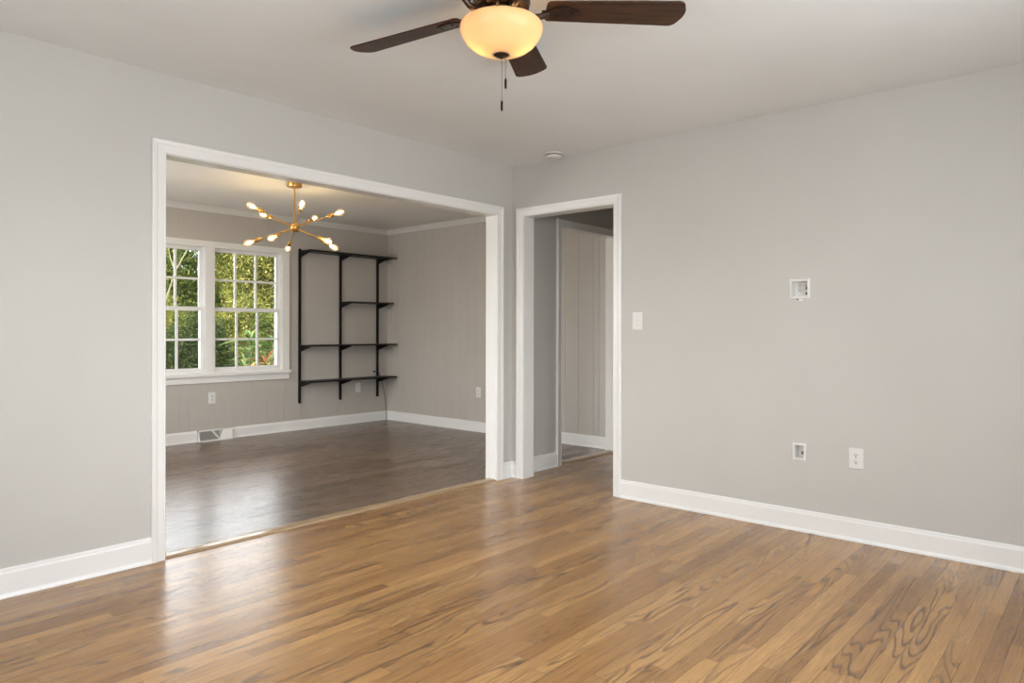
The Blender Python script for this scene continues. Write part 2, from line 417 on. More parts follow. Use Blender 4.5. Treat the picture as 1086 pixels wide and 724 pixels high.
# jamb linings
def lining(name, plane, c0, c1, u0, u1, z1):
    bm = B()
    if plane == 'Y':
        box(bm, (u0 - J, c0, 0), (u0, c1, z1)); box(bm, (u1, c0, 0), (u1 + J, c1, z1)); box(bm, (u0 - J, c0, z1), (u1 + J, c1, z1 + J))
    else:
        box(bm, (c0, u0 - J, 0), (c1, u0, z1)); box(bm, (c0, u1, 0), (c1, u1 + J, z1)); box(bm, (c0, u0 - J, z1), (c1, u1 + J, z1 + J))
    return struct(name, bm, m_jamb)
lining('trim_1', 'Y', -.001, TY + .001, OX0, OX1, OZ)
lining('trim_2', 'X', -.001, TX + .001, DY0, DY1, OZ)
lining('trim_3', 'Y', -.001, TY + .001, HX0, HX1, OZ)
def casing(name, plane, c, out, u0, u1, w, mat=m_trim, z1=OZ):
    prof = [(.003, 0), (.003, .009), (.007, .013), (.012, .011), (.016, .0125), (w * .62, .015), (w * .72, .019), (w - .004, .021), (w, .017), (w, 0)]
    return struct(name, frame_sweep(plane, c, out, u0, u1, 0, z1, prof), mat)
casing('trim_4', 'Y', 0, -1, OX0, OX1, .071)
casing('trim_5', 'X', 0, -1, DY0, DY1, .066)
casing('trim_6', 'Y', TY, 1, OX0, OX1, .071)
casing('trim_7', 'Y', 0, -1, HX0, HX1, .068)
casing('trim_8', 'Y', TY, 1, HX0, HX1, .068)
casing('trim_9', 'X', TX, 1, DY0, DY1, .066)

# baseboards
def bprof(h): return [(0, .0005), (.022, .0005), (.022, .006), (.019, .014), (.0155, .018), (.0145, .022), (.0145, h - .022), (.011, h - .014), (.010, h - .006), (.006, h), (0, h)]
def bb(name, p, q, n, h, mat=m_trim):
    bm = B(); run_prof(bm, (*p, 0), (*q, 0), n, bprof(h)); struct(name, bm, mat)
E_ = .071
bb('baseboard_left', (XB + .02, 0), (OX0 - E_, 0), (0, -1, 0), .127)
bb('baseboard_corner', (OX1 + E_, 0), (-.0005, 0), (0, -1, 0), .127)
bb('baseboard_right', (0, YB + .02), (0, DY0 - .066), (-1, 0, 0), .125)
bb('baseboard_right_corner', (0, DY1 + .066), (0, -.0005), (-1, 0, 0), .125)
bb('baseboard_back', (XB, YB), (0, YB), (0, 1, 0), .127)
bb('baseboard_side', (XB, YB), (XB, 0), (1, 0, 0), .127)
bb('baseboard_hall', (TX + .03, 0), (HX0 - .068, 0), (0, -1, 0), .125)
bb('baseboard_hall_end', (XH, YH), (XH, 0), (-1, 0, 0), .125)
bb('baseboard_hall_side', (TX + .03, YH), (XH, YH), (0, 1, 0), .125)
bb('baseboard_dining_right', (R2, TY + .03), (R2, D2 - .006), (-1, 0, 0), .115)
bb('baseboard_dining_left', (XL2, TY), (XL2, D2 - .006), (1, 0, 0), .115)
VX0, VX1 = -.885, -.53
bb('baseboard_far', (XL2, D2 - .005), (VX0 - .004, D2 - .005), (0, -1, 0), .115)
bb('baseboard_far_right', (VX1 + .004, D2 - .005), (R2, D2 - .005), (0, -1, 0), .115)
bb('baseboard_dining_near', (XL2, TY), (OX0 - E_, TY), (0, 1, 0), .115)
bb('baseboard_dining_corner', (OX1 + E_, TY), (HX0 - .068, TY), (0, 1, 0), .115)
# crown in the second room
def crown(name, p, q, n):
    bm = B(); run_prof(bm, (*p, H2), (*q, H2), n, [(0, 0), (.042, 0), (.040, -.010), (.030, -.014), (.016, -.034), (.012, -.046), (.010, -.056), (0, -.056)]); struct(name, bm, m_ceilcrown)
m_ceilcrown = plain('crown_paint', (.74, .73, .70), .4, var=.01)
crown('trim_10', (XL2, D2 - .005), (R2, D2 - .005), (0, -1, 0))
crown('trim_11', (R2, TY), (R2, D2), (-1, 0, 0))
crown('trim_12', (XL2, TY), (XL2, D2), (1, 0, 0))
crown('trim_13', (XL2, TY), (R2, TY), (0, 1, 0))

# ------------------------------------------------------------------ windows
def sash(win, plane, yf, yb, u0, u1, z0, z1, st, top, bot, nx, nz, mtn=.022):
    """one sash: four rails joined, muntin grid, glass"""
    def P(u, c, z): return (u, c, z) if plane == 'Y' else (c, u, z)
    bm = B()
    box(bm, P(u0, yf, z0), P(u0 + st, yb, z1)); box(bm, P(u1 - st, yf, z0), P(u1, yb, z1))
    box(bm, P(u0 + st, yf, z0), P(u1 - st, yb, z0 + bot)); box(bm, P(u0 + st, yf, z1 - top), P(u1 - st, yb, z1))
    s_ = obj('sash', bm, m_trim, win)
    a, b, c, d = u0 + st, u1 - st, z0 + bot, z1 - top
    m0, m1 = (yf * .8 + yb * .2), (yf * .2 + yb * .8)
    bm = B()
    for i in range(1, nx):
        u = a + (b - a) * i / nx; box(bm, P(u - mtn / 2, m0, c), P(u + mtn / 2, m1, d))
    for j in range(1, nz):
        z = c + (d - c) * j / nz; box(bm, P(a, m0 + (m1 - m0) * .06, z - mtn / 2), P(b, m1 - (m1 - m0) * .06, z + mtn / 2))
    obj('muntin_grid', bm, m_trim, s_)
    ym = (yf + yb) / 2; bm = B(); box(bm, P(a - .004, ym - .0015, c - .004), P(b + .004, ym + .0015, d + .004)); obj('pane', bm, m_glass, s_)
def dh_window(name, plane, c, out, u0, u1, z0, z1, nx=3, nz=2, deep=.14):
    """double-hung window set in a wall; c = room face, out = direction to the outside"""
    def P(u, k, z): return (u, c + out * k, z) if plane == 'Y' else (c + out * k, u, z)
    bm = B(); f = .012
    box(bm, P(u0, .0, z0), P(u0 + f, deep, z1)); box(bm, P(u1 - f, .0, z0), P(u1, deep, z1))
    box(bm, P(u0 + f, .0, z1 - f), P(u1 - f, deep, z1)); box(bm, P(u0 + f, .0, z0), P(u1 - f, deep, z0 + f))
    for q in (u0 + f, u1 - f - .011): box(bm, P(q, .0372, z0 + f), P(q + .011, .0412, z1 - f))
    w = struct(name, bm, m_trim)
    zm = (z0 + z1) / 2 + .012
    g = .002
    sash(w, plane, c + out * .042, c + out * .070, u0 + f + .004, u1 - f - .004, zm - .016, z1 - f - g, .034, .038, .030, nx, nz)
    sash(w, plane, c + out * .008, c + out * .0365, u0 + f + g, u1 - f - g, z0 + f + g, zm + .016, .034, .042, .045, nx, nz)
    return w
for i, (a, b) in enumerate((W1, W2)):
    w = dh_window('window_%d' % (i + 1), 'Y', D2, 1, a, b, WZ0, WZ1)
    bm = B(); zz = (WZ0 + WZ1) / 2 + .028; xm = (a + b) / 2
    box(bm, (xm - .02, D2 + .012, zz), (xm + .02, D2 + .035, zz + .008)); cyl(bm, (xm, D2 + .024, zz + .008), (xm, D2 + .024, zz + .016), .010, n=12)
    obj('sash_lock', bm, m_screw, w)
# casing of the twin window on the room face
CY = D2 - .005
def cboard(u0, u1, z0, z1, t=.018):
    bm = B(); box(bm, (u0, CY - t, z0), (u1, CY, z1), bev=.003); return bm
WT = WZ1 - .018
bm = cboard(W2[1] - .004, W2[1] + .085, WZ0, WT + .068)
box(bm, (W1[0] - .085, CY - .018, WZ0), (W1[0] + .004, CY, WT + .068), bev=.003)
box(bm, (-.813, CY - .018, WZ0), (-.709, CY, WT), bev=.003)
box(bm, (W1[0] + .004, CY - .0185, WT), (W2[1] - .004, CY, WT + .068), bev=.003)
struct('trim_14', bm, m_trim)
bm = B(); box(bm, (W1[0] - .10, CY - .045, WZ0 - .030), (W2[1] + .10, D2 + .026, WZ0 - .0005), bev=.004)
box(bm, (W1[0] - .083, CY - .017, WZ0 - .098), (W2[1] + .083, CY, WZ0 - .0305), bev=.003); struct('trim_15', bm, m_trim)
# windows behind the camera and at the left end of the second room
dh_window('window_3', 'Y', YB, -1, -3.4, -2.3, .75, 2.1, deep=.12); dh_window('window_4', 'Y', YB, -1, -2.3, -1.2, .75, 2.1, deep=.12)
dh_window('window_5', 'X', XB, -1, -2.75, -1.9, .75, 2.1, deep=.12); dh_window('window_6', 'X', XB, -1, -1.9, -1.05, .75, 2.1, deep=.12)
dh_window('window_7', 'X', XL2, -1, 1.15, 2.65, .75, 2.1, deep=.12)

# ------------------------------------------------------------------ ceiling fan
FC = CAM + 2.567 * FWD + (531.2 - 543) / 738.55 * 2.567 * RGT
fan = thing('ceiling_fan', 'five-blade walnut and bronze ceiling fan with lit amber glass bowl under the white ceiling', 'ceiling fan', (FC.x, FC.y, H))
def z_(z): return z - H
bm = B(); lathe(bm, [(0, -.0005), (.085, -.0005), (.088, -.012), (.080, -.030), (.050, -.040), (0, -.040)]); obj('canopy', bm, m_bronze, fan, True)
bm = B(); lathe(bm, [(0, -.036), (.06, -.036), (.088, -.044), (.104, -.058), (.108, -.078), (.102, -.100), (.084, -.112), (0, -.114)]); obj('motor_housing', bm, m_bronze, fan, True)
bm = B(); lathe(bm, [(0, -.114), (.070, -.114), (.082, -.122), (.082, -.132), (.066, -.140), (.060, -.150), (.075, -.156), (.080, -.162), (.070, -.167), (0, -.167)])
obj('light_fitter', bm, m_goldbr, fan, True)
# three curved arms of the fitter that carry the bowl
for k in range(3):
    a = YAW - pi / 2 + RAD(25 + 120 * k); bm = B()
    tube(bm, [(r * cos(a), r * sin(a), z) for r, z in ((.07, -.132), (.10, -.128), (.125, -.133), (.138, -.146), (.142, -.160))], .0055); obj('bowl_arm', bm, m_goldbr, fan, True)
# glass bowl
def bowlmat():
    s = N('amber_frosted_glass'); v, x, y, z = s.coord(); s.n.remove(s.b)
    n = s.noise(v, 7., 2)
    c = s.ramp(n, [(.3, (1., .74, .44)), (.7, (1., .80, .52))])
    tl = s.new('ShaderNodeBsdfTranslucent'); s.link(c, tl.inputs[0])
    df = s.new('ShaderNodeBsdfDiffuse'); s.link(c, df.inputs[0])
    gl = s.new('ShaderNodeBsdfGlossy'); gl.inputs['Roughness'].default_value = .15
    m1 = s.new('ShaderNodeMixShader'); m1.inputs[0].default_value = .4; s.link(tl.outputs[0], m1.inputs[1]); s.link(df.outputs[0], m1.inputs[2])
    fr = s.new('ShaderNodeFresnel'); fr.inputs[0].default_value = 1.3
    m2 = s.new('ShaderNodeMixShader'); s.link(fr.outputs[0], m2.inputs[0]); s.link(m1.outputs[0], m2.inputs[1]); s.link(gl.outputs[0], m2.inputs[2])
    em = s.new('ShaderNodeEmission'); em.inputs[0].default_value = (1., .72, .38, 1); em.inputs[1].default_value = .12
    ad = s.new('ShaderNodeAddShader'); s.link(m2.outputs[0], ad.inputs[0]); s.link(em.outputs[0], ad.inputs[1])
    s.link(ad.outputs[0], s.out.inputs[0]); return s.m
m_bowl = bowlmat()
op = [(.145, -.156), (.151, -.162), (.1535, -.172), (.151, -.188), (.142, -.208), (.124, -.231), (.098, -.250), (.068, -.263), (.035, -.270), (.014, -.272)]
ip = [(r - .004 if r > .02 else r, z + .003) for r, z in op][::-1]
bm = B(); lathe(bm, op + ip, 48, cap=False)
bmesh.ops.recalc_face_normals(bm, faces=bm.faces); bowl = obj('glass_bowl', bm, m_bowl, fan, 'all')
bm = B(); lathe(bm, [(0, -.246), (.031, -.247), (.038, -.254), (.036, -.266), (.020, -.277), (.010, -.279), (.007, -.283), (0, -.284)]); obj('finial_cap', bm, m_bronze, fan, True)
for k, (dx, dz) in enumerate(((-.006, .2), (.008, .12))):
    # pull chains from the finial cap
    zt = -.279; L_ = (.159, .075)[k]
    p = RGT * (dx + .008) + FWD * (.006 * k)
    bm = B()
    nb = int(L_ / .0042)
    cyl(bm, (p.x, p.y, zt), (p.x, p.y, zt - L_), .0009, n=6)
    for i in range(nb):
        r = bmesh.ops.create_icosphere(bm, subdivisions=1, radius=.0013); bmesh.ops.translate(bm, vec=(p.x, p.y, zt - i * .0042), verts=r['verts'])
    ch = obj('pull_chain', bm, m_steel, fan, 'all')
    bm = B(); lathe(bm, [(0, 0), (.002, 0), (.0042, -.006), (.0042, -.034), (.003, -.038), (0, -.038)], 12, Matrix.Translation((p.x, p.y, zt - L_)))
    obj('chain_fob', bm, m_black, ch, True)
# blades
def blade_pts(R0, R1, w0, w1):
    up = [(R0, w0 / 2 - .012), (R0 + .012, w0 / 2)]
    n = 8
    for i in range(1, n): t = i / n; up.append((R0 + (R1 - R0 - .035) * t, w0 / 2 + (w1 - w0) / 2 * t))
    c_ = .034
    for i in range(6):
        a = RAD(72) * i / 5; up.append((R1 - .012 - c_ + c_ * sin(a), w1 / 2 - c_ + c_ * cos(a)))
    up += [(R1 - .0025, .024), (R1, .008)]
    lo = [(x, -y) for x, y in up][::-1]
    return up + lo
BT = 0.185
TILT = Matrix.Rotation(-.038, 4, FWD * .894 - RGT * .447)
for k in range(5):
    a = .118 + k * RAD(72) + (YAW - pi / 2)
    Mr = Matrix.Rotation(a, 4, 'Z')
    Mb = Matrix.Translation((0, 0, z_(2.335))) @ TILT @ Mr @ Matrix.Rotation(-BT, 4, 'X')
    bm = B(); vs = prism(bm, blade_pts(.165, .700, .116, .150), .006, Matrix.Translation((0, 0, -.003)))
    bmesh.ops.bevel(bm, geom=[e for e in bm.edges if abs(e.verts[0].co.z - e.verts[1].co.z) < 1e-6], offset=.0015, segments=1, affect='EDGES')
    bl = obj('blade', bm, m_blade, fan)
    bl.matrix_local = Mb
    # blade iron: bar from the motor, widening to a leaf-shaped plate under the blade
    bm = B()
    poly = [(.150, .010), (.175, .012), (.195, .030), (.225, .036), (.262, .030), (.285, .012), (.292, 0)]
    poly = poly + [(x, -y) for x, y in poly[:-1]][::-1]
    prism(bm, poly, .005, Matrix.Translation((0, 0, -.0085)))
    for (x, y) in ((.21, .018), (.21, -.018), (.265, 0)): cyl(bm, (x, y, -.0115), (x, y, -.008), .005, n=10)
    tube(bm, [(.085, 0, -.004), (.105, 0, -.020), (.125, 0, -.028), (.150, 0, -.022), (.175, 0, -.009)], [.012, .012, .013, .012, .009], 8)
    obj('blade_iron', bm, m_bronze, bl, True)
for k in range(2):
    p = FC + RGT * (-.070 + .14 * k) + FWD * (.01)
    lamp('fan_bulb_light', 'POINT', (p.x, p.y, 2.215), .62, (1, .70, .40), shadow_soft_size=.028)

# ------------------------------------------------------------------ sputnik chandelier
CH = Vector((-.8329, 1.7818, 2.040))
chd = thing('chandelier', 'brass starburst chandelier with ten glowing bulbs hanging in the far room', 'chandelier', (CH.x, CH.y, H2))
dz = CH.z - H2
bm = B(); lathe(bm, [(0, -.0005), (.058, -.0005), (.063, -.004), (.063, -.038), (.060, -.042), (.008, -.042), (0, -.044)]); obj('canopy', bm, m_brass, chd, True)
bm = B(); cyl(bm, (0, 0, -.028), (0, 0, dz + .04), .0065, n=14); obj('stem', bm, m_brass, chd, True)
bm = B(); r = bmesh.ops.create_uvsphere(bm, u_segments=24, v_segments=14, radius=.043); bmesh.ops.translate(bm, vec=(0, 0, dz), verts=r['verts']); obj('hub', bm, m_brass, chd, 'all')
def emis(name, c, st, tr=0.):
    s = N(name); s.n.remove(s.b); e = s.new('ShaderNodeEmission'); e.inputs[0].default_value = (*c, 1); e.inputs[1].default_value = st
    if tr:
        t = s.new('ShaderNodeBsdfTransparent'); g = s.new('ShaderNodeBsdfGlossy'); g.inputs['Roughness'].default_value = .05
        fr = s.new('ShaderNodeFresnel'); m0 = s.new('ShaderNodeMixShader'); s.link(fr.outputs[0], m0.inputs[0]); s.link(t.outputs[0], m0.inputs[1]); s.link(g.outputs[0], m0.inputs[2])
        m = s.new('ShaderNodeMixShader'); m.inputs[0].default_value = 1 - tr
        s.link(m0.outputs[0], m.inputs[1]); s.link(e.outputs[0], m.inputs[2]); s.link(m.outputs[0], s.out.inputs[0])
    else: s.link(e.outputs[0], s.out.inputs[0])
    return s.m
m_fil = emis('glowing_filament', (1, .72, .36), 120.)
m_env = emis('lit_clear_bulb_glass', (1, .66, .30), 1.3, .70)
AL = .300
for k in range(10):
    up = k < 5
    az = RAD(80 - 72 * k) if up else RAD(80 - 72 * (k - 5) + 180)
    el = RAD(20.3 if up else -20)
    d = (RGT * cos(az) + FWD * sin(az)) * cos(el) + Vector((0, 0, 1)) * sin(el)
    Mx = Matrix.Translation((0, 0, dz)) @ d.to_track_quat('Z', 'Y').to_matrix().to_4x4()
    bm = B(); cyl(bm, (0, 0, .040), (0, 0, AL), .0042, n=10); ar = obj('arm', bm, m_brass, chd, True); ar.matrix_local = Mx
    bm = B(); lathe(bm, [(0, AL - .016), (.008, AL - .014), (.0165, AL - .002), (.0165, AL + .048), (.0145, AL + .056), (0, AL + .056)], 18); obj('socket', bm, m_brass, ar, True)
    bm = B(); lathe(bm, [(.0125, AL + .054), (.0135, AL + .064), (.021, AL + .080), (.0285, AL + .100), (.0295, AL + .116), (.024, AL + .134), (.012, AL + .146), (0, AL + .149)], 18)
    bu = obj('bulb', bm, m_env, chd, 'all'); bu.matrix_local = Mx
    bm = B()
    lathe(bm, [(0, AL + .070), (.005, AL + .074), (.010, AL + .090), (.0115, AL + .106), (.008, AL + .122), (0, AL + .127)], 10)
    obj('filament', bm, m_fil, bu, 'all')

# ------------------------------------------------------------------ black wall shelving
SH = thing('wall_shelving', 'black metal and wood wall shelving with three uprights and four open shelves', 'shelving', (.288, CY, 0))
def lx(x): return x - .288
for i, x in enumerate((.288, .843, 1.401)):
    bm = B(); box(bm, (lx(x) - .014, -.026, .308), (lx(x) + .014, -.006, 2.088), bev=.003)
    rl = obj('upright', bm, m_black, SH)
    for z in (.35, 1.05, 1.95):
        bm = B(); cyl(bm, (lx(x), -.007, z), (lx(x), .0, z), .012, n=12); obj('standoff', bm, m_black, rl, True)
for (x0, x1, z, ups) in ((.272, 1.522, 2.056, (0, 1, 2)), (.828, 1.475, 1.486, (1, 2)), (.272, 1.524, .972, (0, 1, 2)), (.272, 1.525, .562, (0, 1, 2))):
    bm = B(); box(bm, (lx(x0), -.255, z - .008), (lx(x1), -.027, z + .008), bev=.002); sh = obj('shelf', bm, m_shelf, SH)
    for u in ups:
        x = (.288, .843, 1.401)[u]
        bm = B(); t = .016
        M_ = Matrix(((0, 0, 1, lx(x) - t / 2), (1, 0, 0, 0), (0, 1, 0, 0), (0, 0, 0, 1)))
        prism(bm, [(-.028, z - .0085), (-.225, z - .0085), (-.235, z - .014), (-.028, z - .068)][::-1], t, M_)
        bmesh.ops.recalc_face_normals(bm, faces=bm.faces)
        obj('bracket', bm, m_black, SH)
# cord
bm = B()
pts = [(1.352, CY - .036, .628), (1.378, CY - .036, .628), (1.405, CY - .036, .618), (1.425, CY - .028, .596), (1.440, CY - .0135, .572), (1.452, CY - .0135, .540), (1.478, CY - .02, .46), (1.502, CY - .026, .36), (1.520, CY - .03, .22), (1.528, CY - .034, .10), (1.530, CY - .034, .004)]
def smooth_path(pts, n=6):
    P = [Vector(p) for p in pts]; out = []
    for i in range(len(P) - 1):
        a, b, c, d = P[max(i - 1, 0)], P[i], P[i + 1], P[min(i + 2, len(P) - 1)]
        for k in range(n):
            t = k / n; out.append(.5 * ((2 * b) + (c - a) * t + (2 * a - 5 * b + 4 * c - d) * t * t + (3 * b - a - 3 * c + d) * t ** 3))
    return out + [P[-1]]
tube(bm, smooth_path(pts), .0032, 8)
o = obj('power_cord', bm, m_rubber, None, True); o['label'] = 'thin black cord hanging from the bottom shelf down to the floor in the corner'; o['category'] = 'cord'
bm = B(); box(bm, (1.322, CY - .045, .620), (1.353, CY - .027, .637), bev=.004); obj('plug', bm, m_rubber, o)

# ------------------------------------------------------------------ wall plates
def plate_frame(plane, c, out):
    """local frame: x along the wall (to the viewer's right), y up, z out of the wall"""
    if plane == 'Y': return lambda u, z: Matrix(((1, 0, 0, u), (0, 0, -1, c), (0, 1, 0, z), (0, 0, 0, 1)))
    return lambda u, z: Matrix(((0, 0, -1, c), (-1, 0, 0, u), (0, 1, 0, z), (0, 0, 0, 1)))
def rrect(w, h, r, n=4):
    pts = []
    for cx, cy, a0 in ((w / 2 - r, h / 2 - r, 0), (-w / 2 + r, h / 2 - r, 90), (-w / 2 + r, -h / 2 + r, 180), (w / 2 - r, -h / 2 + r, 270)):
        for i in range(n + 1): a = RAD(a0 + 90 * i / n); pts.append((cx + r * cos(a), cy + r * sin(a)))
    return pts
def bevel_plate(bm, w, h, t, b=.004):
    lo = rrect(w, h, .005); hi = rrect(w - 2 * b, h - 2 * b, .004)
    A = [bm.verts.new((x, y, 0)) for x, y in lo]; A2 = [bm.verts.new((x, y, t * .4)) for x, y in lo]; C = [bm.verts.new((x, y, t)) for x, y in hi]
    n = len(A)
    for P_, Q_ in ((A, A2), (A2, C)):
        for i in range(n): bm.faces.new((P_[i], P_[(i + 1) % n], Q_[(i + 1) % n], Q_[i]))
    bm.faces.new(C); bm.faces.new(A[::-1])
def recept(bm, x, y, z0):
    """duplex face at (x,y): rounded block"""
    poly = [(px, max(-.0135, min(.0135, py))) for px, py in [(.0172 * cos(RAD(a)), .0172 * sin(RAD(a))) for a in range(0, 360, 15)]]
    prism(bm, poly, .0022, Matrix.Translation((x, y, z0)))
def slots(bm, x, y, z0):
    for sx, h in ((-.0064, .0042), (.0064, .0034)): box(bm, (x + sx - .0018, y + .003 - h, z0), (x + sx + .0018, y + .003 + h, z0 + .0005))
    cyl(bm, (x, y - .0072, z0), (x, y - .0072, z0 + .0005), .0036, n=10)
def outlet(M_, label, w=.076, h=.118, group=None):
    t = thing('wall_outlet', label, 'outlet'); t.matrix_world = M_
    bm = B(); bevel_plate(bm, w, h, .0055); p = obj('cover_plate', bm, m_vinyl, t)
    for s_ in (1, -1):
        bm = B(); recept(bm, 0, s_ * .0195, .0056); r = obj('receptacle', bm, m_ivory, t)
        bm = B(); slots(bm, 0, s_ * .0195, .0079); obj('slots', bm, m_slot, r)
    bm = B(); cyl(bm, (0, 0, .0055), (0, 0, .0066), .0032, n=12); obj('screw', bm, m_screw, t)
    return t
FR = plate_frame('X', -.0003, -1); FF = plate_frame('Y', CY - .0003, -1)
outlet(FR(-2.5205, .454), 'white duplex outlet low on the right wall, beside the small recessed box', .076, .114)
outlet(FF(-.731, .442), 'white duplex outlet under the window of the far room', .074, .120)
outlet(FF(1.111, .440), 'white duplex outlet behind the black shelving, below its lowest shelf', .074, .120)
outlet(Matrix(((0, 0, -1, R2 - .0005), (-1, 0, 0, 1.885), (0, 1, 0, .447), (0, 0, 0, 1))), 'white duplex outlet on the grooved panelled wall of the far room', .074, .118)
# light switch
sw = thing('light_switch', 'white toggle switch plate beside the doorway on the right wall', 'light switch'); sw.matrix_world = FR(-1.138, 1.219)
bm = B(); bevel_plate(bm, .076, .120, .0055); obj('cover_plate', bm, m_vinyl, sw)
bm = B(); box(bm, (-.0055, -.012, .0056), (.0055, .012, .0066)); obj('toggle_slot', bm, m_ivory, sw)
bm = B(); r = box(bm, (-.0042, -.0055, 0), (.0042, .0055, .014), bev=.001); bmesh.ops.transform(bm, matrix=Matrix.Translation((0, .002, .0062)) @ Matrix.Rotation(RAD(-25), 4, 'X'), verts=bm.verts); obj('toggle', bm, m_vinyl, sw)
for y in (.030, -.030):
    bm = B(); cyl(bm, (0, y, .0055), (0, y, .0065), .0030, n=12); obj('screw', bm, m_screw, sw)
# recessed boxes
def recess_box(name, label, hole, plate, cat):
    ua, ub, za, zb, dp = hole; pu0, pu1, pz0, pz1 = plate
    t = thing(name, label, cat, (0, (ua + ub) / 2, (za + zb) / 2)); cy_, cz = (ua + ub) / 2, (za + zb) / 2
    # flange swept round the opening, then the tray inside
    bm = frame_sweep('X', -.0003, -1, ua + .002 - cy_, ub - .002 - cy_, za + .002 - cz, zb - .002 - cz,
                     [(0, 0), (0, .005), (.002, .0065), (min(ub - pu1, pu0 - ua, 0) * 0 + (pu1 - ub) , .0055), (pu1 - ub + .0035, .001), (pu1 - ub + .0035, 0)], closed=True)
    obj('flange', bm, m_vinyl, t)
    bm = B(); g = .0012
    a, b, c, d = ua + g - cy_, ub - g - cy_, za + g - cz, zb - g - cz
    box(bm, (0, a, c), (dp - g, a + .0015, d)); box(bm, (0, b - .0015, c), (dp - g, b, d)); box(bm, (0, a, c), (dp - g, b, c + .0015)); box(bm, (0, a, d - .0015), (dp - g, b, d))
    box(bm, (dp - g - .002, a, c), (dp - g, b, d)); obj('recessed_tray', bm, m_ivory, t)
    return t, cy_, cz, dp - .0035
BX = recess_box('recessed_media_box', 'square white recessed cable box with sockets inside, at eye height on the right wall', MB_, (-2.2725, -2.1585, 1.341, 1.453), 'wall box')
t, cy_, cz, d_ = BX
def inside(u, z, d): return Matrix(((0, 0, -1, d), (-1, 0, 0, u), (0, 1, 0, z), (0, 0, 0, 1)))
bm = B(); prism(bm, rrect(.030, .052, .003), .003, inside(.016, .012, d_))
r = obj('receptacle', bm, m_vinyl, t)
bm = B(); M_ = inside(.016, .012, d_ - .0032)
slots(bm, 0, .010, 0); slots(bm, 0, -.014, 0); bmesh.ops.transform(bm, matrix=M_, verts=bm.verts); obj('slots', bm, m_slot, r)
bm = B(); prism(bm, rrect(.026, .044, .003), .003, inside(-.024, .012, d_)); r = obj('receptacle', bm, m_ivory, t)
bm = B(); slots(bm, 0, .006, 0); box(bm, (-.009, -.012, 0), (.009, -.006, .0006)); bmesh.ops.transform(bm, matrix=inside(-.024, .012, d_ - .0032), verts=bm.verts); obj('slots', bm, m_slot, r)
bm = B(); cyl(bm, (d_ - .010, -.024, -.026), (d_, -.024, -.026), .006, n=12)
obj('cable_jack', bm, m_slot, t)
bm = B(); box(bm, (-.012, .004, -.0715), (-.002, -.018, -.0580), bev=.002); obj('dangling_tab', bm, m_vinyl, t)
bm = B(); box(bm, (-.009, .014, -.063), (-.002, .006, -.0580), bev=.001); obj('clip', bm, m_slot, t)
t, cy_, cz, d_ = recess_box('recessed_cable_box', 'small upright recessed wall box with coaxial jack, low on the right wall', LB_, (-2.252, -2.176, .400, .512), 'wall box')
bm = B(); cyl(bm, (d_ - .016, -.008, -.012), (d_ - .006, -.008, -.012), .006, n=12); cyl(bm, (d_ - .006, -.008, -.012), (d_, -.008, -.012), .013, n=6)
obj('coaxial_jack', bm, plain('brass_connector', (.16, .085, .035), .4, .6), t)
bm = B(); box(bm, (d_ - .006, -.016, .016), (d_, .002, .026), bev=.001); obj('bracket_tab', bm, m_ivory, t)

# smoke detector
t = thing('smoke_detector', 'round white smoke detector on the ceiling near the corner', 'smoke detector', (-.118, -.505, H))
bm = B(); lathe(bm, [(0, -.0005), (.066, -.0005), (.067, -.010), (.060, -.013), (.058, -.024), (.050, -.034), (.030, -.038), (0, -.038)], 36); obj('housing', bm, m_ceilcrown, t, True)
bm = B(); lathe(bm, [(.0605, -.0125), (.0600, -.0180), (.0585, -.0180), (.0585, -.0125)], 36, cap=False); obj('vent_ring', bm, m_slot, t)
bm = B(); lathe(bm, [(0, -.0375), (.008, -.0375), (.008, -.0405), (0, -.041)], 14, Matrix.Translation((.012, .01, 0))); obj('test_button', bm, m_vinyl, t, True)

# baseboard register
t = thing('baseboard_register', 'white baseboard heating register with grey mesh under the window', 'air register', (VX0, CY, 0))
L_ = VX1 - VX0; hh = .118
bm = B()
MP = Matrix(((0, 0, 1, 0), (-1, 0, 0, 0), (0, 1, 0, 0), (0, 0, 0, 1)))
prism(bm, [(0, .001), (.062, .001), (.062, .012), (.034, hh - .008), (.028, hh), (0, hh)], .006, MP)
prism(bm, [(0, .001), (.062, .001), (.062, .012), (.034, hh - .008), (.028, hh), (0, hh)], .006, Matrix.Translation((L_ - .006, 0, 0)) @ MP)
box(bm, (0, -.062, .001), (L_, -.050, .016)); box(bm, (0, -.036, hh - .016), (L_, 0, hh)); box(bm, (0, -.012, .001), (L_, -.002, hh))
bmesh.ops.recalc_face_normals(bm, faces=bm.faces); obj('housing', bm, m_trim, t)
def fz(z, o=0): return -(.060 - (.060 - .034) * (z - .014) / (hh - .024)) - o
bm = B()
def slab(bm, poly, th=.002, o=0):
    a = [bm.verts.new((x, fz(z, o), z)) for x, z in poly]; b = [bm.verts.new((x, fz(z, o) + th, z)) for x, z in poly]
    n = len(poly); bm.faces.new(a); bm.faces.new(b[::-1])
    for i in range(n): bm.faces.new((a[i], b[i], b[(i + 1) % n], a[(i + 1) % n]))
slab(bm, [(.208, .016), (L_ - .006, .016), (L_ - .006, hh - .014), (.255, hh - .014)])
slab(bm, [(.130, hh - .014), (.150, hh - .014), (.222, .016), (.202, .016)], .003, .001)
obj('face_panel', bm, m_trim, t)
bm = B()
for i in range(15): z = .020 + i * .006; slab(bm, [(.006, z), (.212, z), (.212, z + .0032), (.006, z + .0032)], .0015, -.004)
for i in range(22): x = .010 + i * .0095; slab(bm, [(x, .018), (x + .0018, .018), (x + .0018, hh - .014), (x, hh - .014)], .0015, -.0045)
obj('mesh_grille', bm, m_grille, t)

